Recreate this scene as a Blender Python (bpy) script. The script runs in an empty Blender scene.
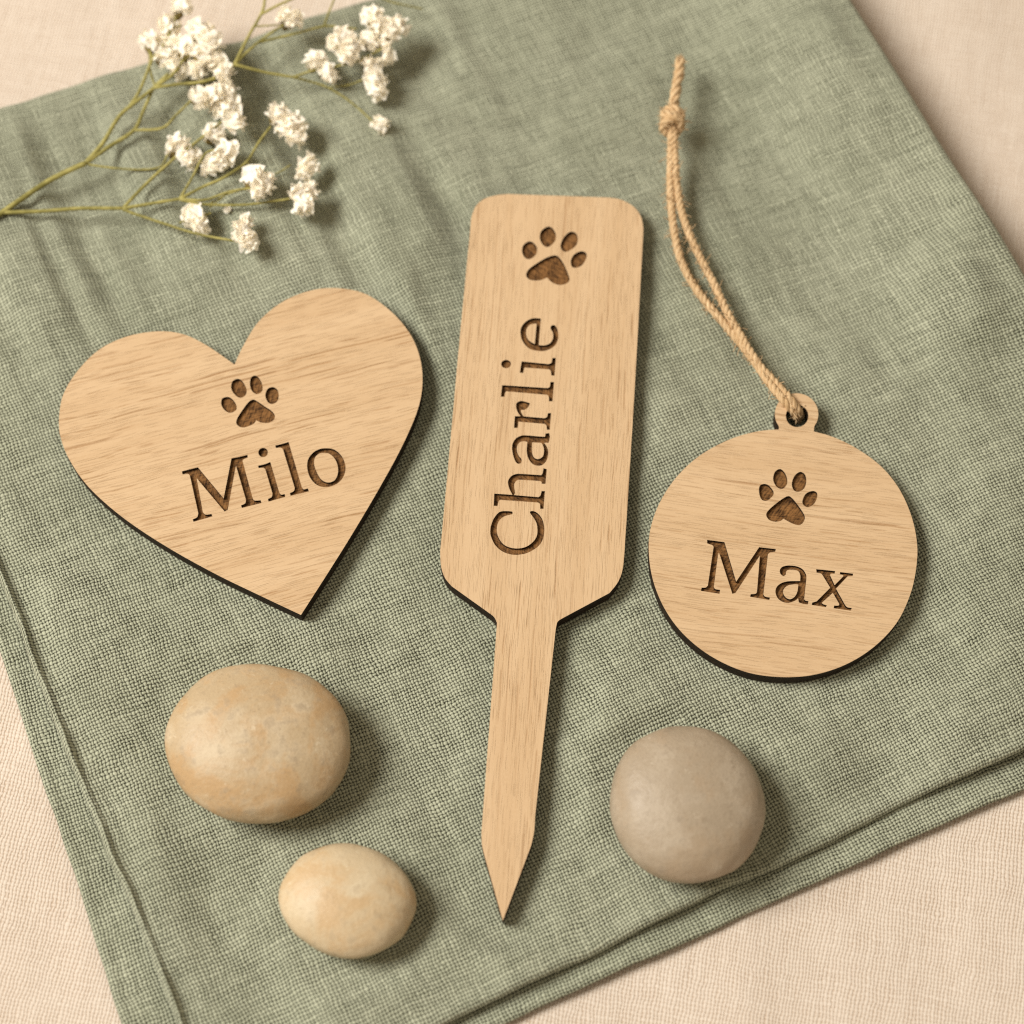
import bpy, math, random
import numpy as np
from mathutils import Vector, Matrix, geometry, noise as mnoise

random.seed(7)
rng = np.random.default_rng(7)
scene = bpy.context.scene
COL = scene.collection

# ------------------------------------------------------------------ camera
PX = 0.00026                      # one photo pixel on the table, metres
FPX = 80.0 / 36.0 * 1024.0        # focal length in pixels (80 mm lens)
TILT = math.radians(22.0)
DIST = FPX * PX
CAM = Vector((0.0, -DIST * math.sin(TILT), DIST * math.cos(TILT)))
UPV = Vector((0.0, math.cos(TILT), math.sin(TILT)))
FWD = Vector((0.0, math.sin(TILT), -math.cos(TILT)))


def P(x, y, h=0.0):
    """Table-space point (metres) of photo position x, y at height h (in pixels)."""
    d = Vector(((x - 512.0) / FPX, 0, 0)) + UPV * ((512.0 - y) / FPX) + FWD
    t = (h * PX - CAM.z) / d.z
    return CAM + d * t


cam_data = bpy.data.cameras.new("camera")
cam = bpy.data.objects.new("camera", cam_data)
COL.objects.link(cam)
cam.location = CAM
cam.rotation_euler = (TILT, 0, 0)
cam_data.lens = 80
cam_data.sensor_width = 36
cam_data.clip_start = 0.01
cam_data.clip_end = 50
cam_data.dof.use_dof = True
cam_data.dof.focus_distance = (P(512, 610, 14) - CAM).dot(FWD)
cam_data.dof.aperture_fstop = 7.4
scene.camera = cam

# ------------------------------------------------------------------ object helpers


def tag(o, label=None, cat=None, group=None, kind=None):
    if label: o["label"] = label
    if cat: o["category"] = cat
    if group: o["group"] = group
    if kind: o["kind"] = kind
    return o


def empty(name, loc):
    o = bpy.data.objects.new(name, None)
    o.empty_display_size = 0.01
    COL.objects.link(o)
    o.location = loc
    return o


def mesh_obj(name, verts, faces, mats, parent=None, mat_idx=None, uvs=None, smooth=False, loc=None):
    """verts in world space; object origin goes to loc (or its parent's origin)."""
    me = bpy.data.meshes.new(name)
    off = np.zeros(3)
    if parent is not None:
        p = parent
        while p is not None:
            off = off + np.array(p.location)
            p = p.parent
    elif loc is not None:
        off = np.array(loc)
    V = np.asarray(verts, dtype=float) - off
    me.from_pydata(V.tolist(), [], [list(map(int, f)) for f in faces])
    for m in (mats if isinstance(mats, (list, tuple)) else [mats]):
        me.materials.append(m)
    if mat_idx is not None:
        me.polygons.foreach_set("material_index", np.asarray(mat_idx, dtype=np.int32))
    if uvs is not None:
        lay = me.uv_layers.new(name="UVMap")
        idx = np.zeros(len(me.loops), dtype=np.int32)
        me.loops.foreach_get("vertex_index", idx)
        lay.data.foreach_set("uv", np.asarray(uvs, dtype=np.float32)[idx].ravel())
    if smooth:
        me.polygons.foreach_set("use_smooth", np.ones(len(me.polygons), dtype=bool))
    me.update()
    o = bpy.data.objects.new(name, me)
    COL.objects.link(o)
    if parent is not None:
        o.parent = parent
    elif loc is not None:
        o.location = loc
    return o


# ------------------------------------------------------------------ node helpers


class G:
    def __init__(self, name):
        self.m = bpy.data.materials.new(name)
        self.m.use_nodes = True
        self.t = self.m.node_tree
        self.t.nodes.clear()
        self.out = self.t.nodes.new("ShaderNodeOutputMaterial")

    def n(self, typ, **kw):
        nd = self.t.nodes.new(typ)
        for k, v in kw.items():
            setattr(nd, k, v)
        return nd

    def link(self, a, b):
        self.t.links.new(a, b)

    def put(self, sock, v):
        if isinstance(v, bpy.types.NodeSocket):
            self.link(v, sock)
        else:
            sock.default_value = v

    def math(self, op, a, b=None, c=None, clamp=False):
        nd = self.n("ShaderNodeMath", operation=op, use_clamp=clamp)
        self.put(nd.inputs[0], a)
        if b is not None: self.put(nd.inputs[1], b)
        if c is not None: self.put(nd.inputs[2], c)
        return nd.outputs[0]

    def step(self, v, a, b):
        nd = self.n("ShaderNodeMapRange", interpolation_type="SMOOTHSTEP")
        self.put(nd.inputs["Value"], v)
        nd.inputs["From Min"].default_value = a
        nd.inputs["From Max"].default_value = b
        return nd.outputs["Result"]

    def lin(self, v, a, b, c, d):
        nd = self.n("ShaderNodeMapRange")
        self.put(nd.inputs["Value"], v)
        for k, x in zip(("From Min", "From Max", "To Min", "To Max"), (a, b, c, d)):
            nd.inputs[k].default_value = x
        return nd.outputs["Result"]

    def comb(self, x, y, z=0.0):
        nd = self.n("ShaderNodeCombineXYZ")
        self.put(nd.inputs[0], x); self.put(nd.inputs[1], y); self.put(nd.inputs[2], z)
        return nd.outputs[0]

    def noise(self, vec, scale=1.0, detail=2.0, rough=0.5, dist=0.0):
        nd = self.n("ShaderNodeTexNoise")
        self.put(nd.inputs["Vector"], vec)
        nd.inputs["Scale"].default_value = scale
        nd.inputs["Detail"].default_value = detail
        nd.inputs["Roughness"].default_value = rough
        nd.inputs["Distortion"].default_value = dist
        return nd.outputs["Fac"]

    def mix(self, f, a, b, mode="MIX"):
        nd = self.n("ShaderNodeMix", data_type="RGBA", blend_type=mode)
        self.put(nd.inputs[0], f)
        for s, v in ((nd.inputs[6], a), (nd.inputs[7], b)):
            if isinstance(v, bpy.types.NodeSocket): self.link(v, s)
            else: s.default_value = (*v[:3], 1.0)
        return nd.outputs[2]

    def uv(self):
        tc = self.n("ShaderNodeTexCoord")
        s = self.n("ShaderNodeSeparateXYZ")
        self.link(tc.outputs["UV"], s.inputs[0])
        return s.outputs[0], s.outputs[1]

    def bump(self, h, dist, strength=1.0):
        nd = self.n("ShaderNodeBump")
        nd.inputs["Strength"].default_value = strength
        nd.inputs["Distance"].default_value = dist
        self.put(nd.inputs["Height"], h)
        return nd.outputs[0]

    def principled(self, color, rough, normal=None, spec=0.3, **kw):
        b = self.n("ShaderNodeBsdfPrincipled")
        self.put(b.inputs["Base Color"], color if isinstance(color, bpy.types.NodeSocket) else (*color, 1))
        self.put(b.inputs["Roughness"], rough)
        b.inputs["Specular IOR Level"].default_value = spec
        if normal is not None: self.link(normal, b.inputs["Normal"])
        for k, v in kw.items(): self.put(b.inputs[k], v)
        self.link(b.outputs[0], self.out.inputs[0])
        return b


def weave_material(name, thread_a, thread_b, gap_shade, gap_shade_amt, bump_d, wander=0.55, slub=0.85, warp_only=0.0):
    """Plain weave; UV is counted in threads."""
    g = G(name)
    u0, v0 = g.uv()
    p = g.comb(u0, v0)
    nd = g.n("ShaderNodeTexNoise")
    g.link(p, nd.inputs["Vector"])
    nd.inputs["Scale"].default_value = 0.06
    nd.inputs["Detail"].default_value = 3.0
    sp = g.n("ShaderNodeSeparateColor")
    g.link(nd.outputs["Color"], sp.inputs[0])
    u = g.math("MULTIPLY_ADD", g.math("SUBTRACT", sp.outputs[0], 0.5), wander * 6.0, u0)
    v = g.math("MULTIPLY_ADD", g.math("SUBTRACT", sp.outputs[1], 0.5), wander * 6.0, v0)
    n2 = g.n("ShaderNodeTexNoise")
    g.link(p, n2.inputs["Vector"])
    n2.inputs["Scale"].default_value = 0.33
    n2.inputs["Detail"].default_value = 2.0
    s2 = g.n("ShaderNodeSeparateColor")
    g.link(n2.outputs["Color"], s2.inputs[0])
    u = g.math("MULTIPLY_ADD", g.math("SUBTRACT", s2.outputs[0], 0.5), wander * 2.2, u)
    v = g.math("MULTIPLY_ADD", g.math("SUBTRACT", s2.outputs[1], 0.5), wander * 2.2, v)
    iu, iv = g.math("FLOOR", u), g.math("FLOOR", v)
    # thread thickness varies slowly along each thread
    nu = g.noise(g.comb(g.math("MULTIPLY", iu, 7.31), g.math("MULTIPLY", v, 0.07)), 1.0, 2.0)
    nv = g.noise(g.comb(g.math("MULTIPLY", u, 0.07), g.math("MULTIPLY", iv, 7.31)), 1.0, 2.0)
    wu = g.lin(nu, 0.25, 0.75, 0.39 - 0.10 * slub, 0.39 + 0.16 * slub)
    wv = g.lin(nv, 0.25, 0.75, 0.39 - 0.10 * slub, 0.39 + 0.16 * slub)

    def prof(fr, w):
        a = g.math("DIVIDE", g.math("SUBTRACT", g.math("FRACT", fr), 0.5), w)
        a = g.math("SUBTRACT", 1.0, g.math("MULTIPLY", a, a), clamp=True)
        return g.math("SQRT", a)
    PI = math.pi
    sw = g.math("SINE", g.math("MULTIPLY", g.math("ADD", v, iu), PI))
    sf = g.math("SINE", g.math("MULTIPLY", g.math("ADD", u, g.math("ADD", iv, 1.0)), PI))
    hw = g.math("MULTIPLY", prof(u, wu), g.math("MULTIPLY_ADD", sw, 0.42 - 0.2 * warp_only, 0.58 + 0.2 * warp_only))
    hf = g.math("MULTIPLY", prof(v, wv), g.math("MULTIPLY_ADD", sf, 0.42, 0.58 - 0.15 * warp_only))
    h = g.math("MAXIMUM", hw, hf)
    fib = g.noise(p, 3.0, 2.0)
    top = g.math("GREATER_THAN", hw, hf)
    per = g.math("ADD", g.math("MULTIPLY", nu, top), g.math("MULTIPLY", nv, g.math("SUBTRACT", 1.0, top)))
    big = g.noise(p, 0.018, 4.0, 0.55)
    f = g.math("ADD", g.math("MULTIPLY", per, 0.5), g.math("ADD", g.math("MULTIPLY", fib, 0.55), g.math("MULTIPLY", big, 0.4)))
    col = g.mix(g.lin(f, 0.50, 1.10, 0.0, 1.0), thread_a, thread_b)
    gm = g.math("MULTIPLY", g.math("SUBTRACT", 1.0, g.step(h, 0.28, 0.76)), g.lin(g.noise(p, 0.13, 3.0, 0.6), 0.36, 0.60, gap_shade_amt * 0.78, gap_shade_amt))
    col = g.mix(gm, col, gap_shade)  # holes between threads: self-shadow of the weave painted into the colour
    hh = g.math("MULTIPLY_ADD", fib, 0.25, h)
    nrm = g.bump(hh, bump_d, 1.0)
    b = g.principled(col, 0.9, nrm, spec=0.12)
    b.inputs["Sheen Weight"].default_value = 0.12
    b.inputs["Sheen Roughness"].default_value = 0.5
    return g.m


def wood_material(name, seed, pore_amt=1.0, wave=1.0):
    """Light veneer; UV in photo pixels, u along the grain."""
    g = G(name)
    u, v = g.uv()
    u = g.math("ADD", u, seed * 311.7)
    v = g.math("ADD", v, seed * 173.3)
    w = g.noise(g.comb(g.math("MULTIPLY", u, 0.006), g.math("MULTIPLY", v, 0.012)), 1.0, 2.0)
    v2 = g.math("MULTIPLY_ADD", g.math("SUBTRACT", w, 0.5), 14.0 * wave, v)

    def gn(su, sv, det=2.0, off=0.0, rough=0.5):
        return g.noise(g.comb(g.math("MULTIPLY", u, su), g.math("MULTIPLY", v2, sv), off), 1.0, det, rough)
    broad = gn(0.0030, 0.040, 4.0, 1.0)
    fine = gn(0.009, 0.50, 3.0, 5.0, 0.65)
    l1 = gn(0.0085, 0.62, 2.0, 9.0, 0.6)
    clus = g.step(gn(0.0035, 0.030, 2.0, 21.0), 0.36, 0.64)

    def lines(period, width, gate_u, lo, hi, seed):
        """thin crisp pores: one possible line per cell across the grain, broken along it"""
        q = g.math("DIVIDE", v2, period)
        cid = g.math("FLOOR", q)
        wn = g.n("ShaderNodeTexWhiteNoise", noise_dimensions="2D")
        g.link(g.comb(cid, seed), wn.inputs["Vector"])
        fr = g.math("SUBTRACT", g.math("FRACT", q), g.math("MULTIPLY_ADD", wn.outputs["Value"], 0.6, 0.2))
        gate = g.step(g.noise(g.comb(g.math("MULTIPLY", u, gate_u), g.math("MULTIPLY", cid, 5.37), seed), 1.0, 2.0, 0.6), lo, hi)
        d = g.math("MULTIPLY", g.math("ABSOLUTE", fr), period)
        w = g.math("MULTIPLY_ADD", gate, width * 0.7, width * 0.3)
        m = g.math("SUBTRACT", 1.0, g.math("DIVIDE", d, w), clamp=True)
        return g.math("MULTIPLY", g.math("MULTIPLY", m, gate), g.lin(clus, 0, 1, 0.35, 1.0))
    r1 = lines(7.0, 1.25, 0.013, 0.50, 0.60, 3.0)
    r2 = lines(3.6, 0.95, 0.022, 0.54, 0.64, 8.0)
    r3 = lines(15.0, 1.8, 0.009, 0.54, 0.62, 14.0)
    l2 = gn(0.017, 0.95, 1.0, 13.0)
    l3 = gn(0.040, 1.3, 0.0, 17.0)
    fib = g.noise(g.comb(g.math("MULTIPLY", u, 0.42), g.math("MULTIPLY", v2, 1.1)), 1.0, 2.0)
    base = g.mix(g.step(broad, 0.28, 0.74), (0.600, 0.412, 0.238), (0.660, 0.470, 0.286))
    base = g.mix(g.math("MULTIPLY", g.step(fine, 0.48, 0.70), 0.18), base, (0.490, 0.300, 0.145))
    for rr_, am, cc in ((r1, 0.80, (0.345, 0.180, 0.068)), (r2, 0.62, (0.365, 0.200, 0.080)), (r3, 0.78, (0.315, 0.160, 0.060))):
        base = g.mix(g.math("MULTIPLY", rr_, am * pore_amt), base, cc)
    p1 = g.math("MULTIPLY", g.step(l1, 0.585, 0.655), g.lin(clus, 0, 1, 0.08, 1.1))
    p2 = g.math("MULTIPLY", g.step(l2, 0.600, 0.680), g.lin(clus, 0, 1, 0.22, 1.0))
    p3 = g.step(l3, 0.62, 0.74)
    base = g.mix(g.math("MULTIPLY", p1, 0.16 * pore_amt), base, (0.350, 0.185, 0.068))
    base = g.mix(g.math("MULTIPLY", p2, 0.26 * pore_amt), base, (0.360, 0.195, 0.076))
    base = g.mix(g.math("MULTIPLY", p3, 0.22 * pore_amt), base, (0.350, 0.190, 0.082))
    base = g.mix(g.math("MULTIPLY", g.step(fib, 0.3, 0.75), 0.20), base, (0.80, 0.61, 0.41))
    h = g.math("SUBTRACT", g.math("MULTIPLY", fib, 0.5), g.math("ADD", g.math("ADD", r1, g.math("ADD", r2, r3)), g.math("ADD", p2, p3)))
    nrm = g.bump(h, 0.00006, 0.8)
    g.principled(base, 0.62, nrm, spec=0.22)
    return g.m


def char_material():
    g = G("charred_edge")
    tc = g.n("ShaderNodeTexCoord")
    mp = g.n("ShaderNodeMapping")
    mp.inputs["Scale"].default_value = (900, 900, 2600)
    g.link(tc.outputs["Object"], mp.inputs[0])
    f = g.noise(mp.outputs[0], 1.0, 3.0)
    col = g.mix(g.step(f, 0.35, 0.75), (0.012, 0.007, 0.004), (0.040, 0.022, 0.011))
    g.principled(col, 0.7, g.bump(f, 0.00008, 0.6), spec=0.2)
    return g.m


def engraved_material(name, seed):
    g = G(name)
    u, v = g.uv()
    a = math.radians(62)
    ur = g.math("ADD", g.math("MULTIPLY", u, math.cos(a)), g.math("MULTIPLY", v, math.sin(a)))
    vr = g.math("SUBTRACT", g.math("MULTIPLY", v, math.cos(a)), g.math("MULTIPLY", u, math.sin(a)))
    s1 = g.noise(g.comb(g.math("MULTIPLY", ur, 0.11), g.math("MULTIPLY", vr, 0.62), seed), 1.0, 2.0)
    s2 = g.noise(g.comb(g.math("MULTIPLY", u, 0.10), g.math("MULTIPLY", v, 0.75), seed + 4), 1.0, 2.0)
    bl = g.noise(g.comb(u, v, seed + 9), 0.10, 2.0)
    f = g.math("ADD", g.math("MULTIPLY", s1, 0.6), g.math("ADD", g.math("MULTIPLY", s2, 0.5), g.math("MULTIPLY", bl, 0.35)))
    col = g.mix(g.step(f, 0.50, 0.92), (0.026, 0.011, 0.004), (0.290, 0.140, 0.048))
    g.principled(col, 0.75, g.bump(f, 0.00022, 0.9), spec=0.15)
    return g.m


def stone_material(name, base, warm, pale, dark, seed, warm_amt=0.6):
    g = G(name)
    tc = g.n("ShaderNodeTexCoord")
    mp = g.n("ShaderNodeMapping")
    mp.inputs["Location"].default_value = (seed * 3.1, seed * 1.7, seed)
    g.link(tc.outputs["Object"], mp.inputs[0])
    p = mp.outputs[0]
    n1 = g.noise(p, 75, 4.0, 0.6, 0.6)
    n2 = g.noise(p, 130, 5.0, 0.65)
    n3 = g.noise(p, 900, 3.0, 0.6)
    n4 = g.noise(p, 260, 3.0, 0.6)
    col = g.mix(g.math("MULTIPLY", g.step(n1, 0.46, 0.62), warm_amt), base, warm)
    col = g.mix(g.math("MULTIPLY", g.step(n2, 0.46, 0.72), 0.7), col, pale)
    col = g.mix(g.math("MULTIPLY", g.step(n4, 0.54, 0.72), 0.50), col, dark)
    col = g.mix(g.math("MULTIPLY", g.step(n3, 0.54, 0.74), 0.34), col, dark)
    col = g.mix(g.math("MULTIPLY", g.math("SUBTRACT", 1.0, g.step(n3, 0.25, 0.42)), 0.25), col, pale)
    n5 = g.noise(p, 2600, 2.0, 0.6)
    col = g.mix(g.math("MULTIPLY", g.step(n5, 0.54, 0.70), 0.36), col, dark)
    n6 = g.noise(p, 420, 2.0, 0.7, 1.2)
    col = g.mix(g.math("MULTIPLY", g.step(n6, 0.66, 0.72), 0.55), col, pale)
    h = g.math("ADD", g.math("ADD", g.math("MULTIPLY", n3, 0.5), g.math("MULTIPLY", n4, 0.8)), g.math("MULTIPLY", n5, 0.25))
    b = g.principled(col, g.lin(n2, 0.3, 0.7, 0.36, 0.58), g.bump(h, 0.00024, 0.8), spec=0.42)
    return g.m


def cord_material():
    g = G("jute_fibre")
    u, v = g.uv()      # u along ply in px, v around 0..1
    f1 = g.noise(g.comb(g.math("MULTIPLY", u, 0.05), g.math("MULTIPLY", v, 9.0)), 1.0, 3.0, 0.6)
    f2 = g.noise(g.comb(g.math("MULTIPLY", u, 0.25), g.math("MULTIPLY", v, 20.0)), 1.0, 2.0)
    f = g.math("ADD", g.math("MULTIPLY", f1, 0.65), g.math("MULTIPLY", f2, 0.35))
    col = g.mix(g.step(f, 0.33, 0.68), (0.48, 0.30, 0.14), (0.87, 0.655, 0.41))
    g.principled(col, 0.75, g.bump(f, 0.00025, 0.9), spec=0.2)
    return g.m


def stem_material():
    g = G("stem_green")
    tc = g.n("ShaderNodeTexCoord")
    f = g.noise(tc.outputs["Object"], 260, 3.0)
    col = g.mix(g.step(f, 0.3, 0.7), (0.210, 0.190, 0.048), (0.430, 0.385, 0.125))
    g.principled(col, 0.55, None, spec=0.3)
    return g.m


def petal_material():
    g = G("petal_white")
    tc = g.n("ShaderNodeTexCoord")
    f = g.noise(tc.outputs["Object"], 700, 3.0)
    col = g.mix(g.step(f, 0.25, 0.7), (0.75, 0.71, 0.64), (0.80, 0.79, 0.75))
    d = g.n("ShaderNodeBsdfDiffuse"); g.link(col, d.inputs[0])
    t = g.n("ShaderNodeBsdfTranslucent")
    dim = g.mix(1.0, col, (0.47, 0.455, 0.42), "MULTIPLY")
    g.link(dim, t.inputs[0])
    m = g.n("ShaderNodeAddShader")
    g.link(d.outputs[0], m.inputs[0]); g.link(t.outputs[0], m.inputs[1])
    g.link(m.outputs[0], g.out.inputs[0])
    return g.m


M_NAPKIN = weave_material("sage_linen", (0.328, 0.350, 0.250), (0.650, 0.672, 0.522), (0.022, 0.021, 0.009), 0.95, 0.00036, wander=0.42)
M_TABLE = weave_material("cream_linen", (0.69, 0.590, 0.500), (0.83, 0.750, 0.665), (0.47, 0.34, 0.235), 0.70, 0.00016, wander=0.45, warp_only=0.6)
M_CHAR = char_material()
M_CORD = cord_material()
M_STEM = stem_material()
M_PETAL = petal_material()
gc = G("calyx_green"); gc.principled((0.20, 0.15, 0.05), 0.6); M_CALYX = gc.m

# ------------------------------------------------------------------ numpy value noise
LAT = np.random.default_rng(3).random((256, 256))


def vnoise(x, y, seed=0):
    x = np.asarray(x, float) + seed * 37.13 + 1000; y = np.asarray(y, float) + seed * 17.71 + 1000
    xi, yi = np.floor(x).astype(int), np.floor(y).astype(int)
    fx, fy = x - xi, y - yi
    fx = fx * fx * fx * (fx * (fx * 6 - 15) + 10); fy = fy * fy * fy * (fy * (fy * 6 - 15) + 10)
    a = LAT[xi % 256, yi % 256]; b = LAT[(xi + 1) % 256, yi % 256]
    c = LAT[xi % 256, (yi + 1) % 256]; d = LAT[(xi + 1) % 256, (yi + 1) % 256]
    return (a * (1 - fx) + b * fx) * (1 - fy) + (c * (1 - fx) + d * fx) * fy - 0.5


def sstep(x, a, b):
    t = np.clip((np.asarray(x, float) - a) / (b - a), 0, 1)
    return t * t * (3 - 2 * t)


# ------------------------------------------------------------------ tablecloth (the surface)
TABLE_Z = -19.0


def build_table():
    n = 260
    xs = np.linspace(-0.42, 0.42, n); ys = np.linspace(-0.40, 0.46, n)
    X, Y = np.meshgrid(xs, ys, indexing="ij")
    xp, yp = X / PX, Y / PX
    Z = TABLE_Z - 4.0 + 9.0 * vnoise(xp / 160, yp / 200, 3) + 3.0 * vnoise(xp / 60, yp / 110, 4) + 0.8 * vnoise(xp / 18, yp / 40, 5)
    V = np.stack([X, Y, np.minimum(Z, TABLE_Z) * PX], -1).reshape(-1, 3)
    i, j = np.meshgrid(np.arange(n - 1), np.arange(n - 1), indexing="ij")
    a = (i * n + j).ravel()
    F = np.stack([a, a + n, a + n + 1, a + 1], 1)
    th = math.radians(11)
    U = (xp * math.cos(th) - yp * math.sin(th)) / 3.5
    W = (xp * math.sin(th) + yp * math.cos(th)) / 3.9
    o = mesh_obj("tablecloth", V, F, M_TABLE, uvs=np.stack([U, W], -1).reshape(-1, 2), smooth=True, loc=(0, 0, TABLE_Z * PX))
    tag(o, "cream pink fine woven cloth spread flat beneath the folded green napkin", "tablecloth", kind="structure")


build_table()

# ------------------------------------------------------------------ folded napkin
PITCH = 3.4


def edge_profile(r, length, inner, n_arc=10):
    """list of (distance from edge, drop) from under the fold to the flat top."""
    L = [(r + inner, 2 * r)]
    for k in range(n_arc + 1):
        ph = math.pi * (1 - k / n_arc)
        L.append((r - r * math.sin(ph), r * (1 - math.cos(ph))))
    return L


def napkin_layer(name, parent, lift, corners, radii, zfun, edgefun, z_top, seed):
    """corners TL TR BR BL on the photo; radii of fold left, top, right, bottom."""
    TL, TR, BR, BL = [np.array(P(*c)) for c in corners]
    W = (np.linalg.norm(TR - TL) + np.linalg.norm(BR - BL)) / 2 / PX
    H = (np.linalg.norm(BL - TL) + np.linalg.norm(BR - TR)) / 2 / PX

    def axis(length, ra, rb, step):
        A = edge_profile(ra, length, 30)
        B = edge_profile(rb, length, 30)[::-1]
        mid = np.arange(ra + 1.2, length - rb - 1.2, step)
        # finer near the folds
        near = [ra + q for q in (0.8, 1.8, 3, 4.5, 6.5, 9, 12)]
        nearb = [length - rb - q for q in (12, 9, 6.5, 4.5, 3, 1.8, 0.8)]
        mid = [m for m in mid if ra + 14 < m < length - rb - 14]
        pos = [a[0] for a in A] + near + mid + nearb + [length - b[0] for b in B]
        drop = [a[1] for a in A] + [0] * (len(near) + len(mid) + len(nearb)) + [b[1] for b in B]
        pos, drop = np.array(pos), np.array(drop)
        arc = np.concatenate([[0], np.cumsum(np.hypot(np.diff(pos), np.diff(drop)))])
        k = len(A)
        arc = arc - arc[k] + pos[k]
        return pos, drop, arc
    su, du, au = axis(W, radii[0], radii[2], 3.2)
    sv, dv, av = axis(H, radii[1], radii[3], 3.2)
    S, T = np.meshgrid(su, sv, indexing="ij")
    DU, DV = np.meshgrid(du, dv, indexing="ij")
    AU, AV = np.meshgrid(au, av, indexing="ij")
    u, v = S / W, T / H
    eL, eT, eR, eB = edgefun(S, T, W, H)
    # edge wander pushes the cloth near that edge
    def fall(d): return np.exp(-np.clip(d, 0, None) / 60.0)
    u2 = u + (-eL * fall(S) + eR * fall(W - S)) / W
    v2 = v + (-eT * fall(T) + eB * fall(H - T)) / H
    base = ((TL * (1 - u2)[..., None] + TR * u2[..., None]) * (1 - v2)[..., None]
            + (BL * (1 - u2)[..., None] + BR * u2[..., None]) * v2[..., None])
    Z = z_top - np.maximum(DU, DV) + zfun(S, T, W, H, base / PX)
    base = base.copy()
    if lift is not None:
        base[..., 1] -= lift(S, T, W, H) * math.tan(TILT) * PX
    base[..., 2] = np.maximum(Z, TABLE_Z + 0.4) * PX
    nu, nv = S.shape
    i, j = np.meshgrid(np.arange(nu - 1), np.arange(nv - 1), indexing="ij")
    a = (i * nv + j).ravel()
    F = np.stack([a, a + 1, a + nv + 1, a + nv], 1)
    uvs = np.stack([AU / PITCH + seed * 91, AV / PITCH + seed * 57], -1).reshape(-1, 2)
    return mesh_obj(name, base.reshape(-1, 3), F, M_NAPKIN, parent, uvs=uvs, smooth=True)


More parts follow.
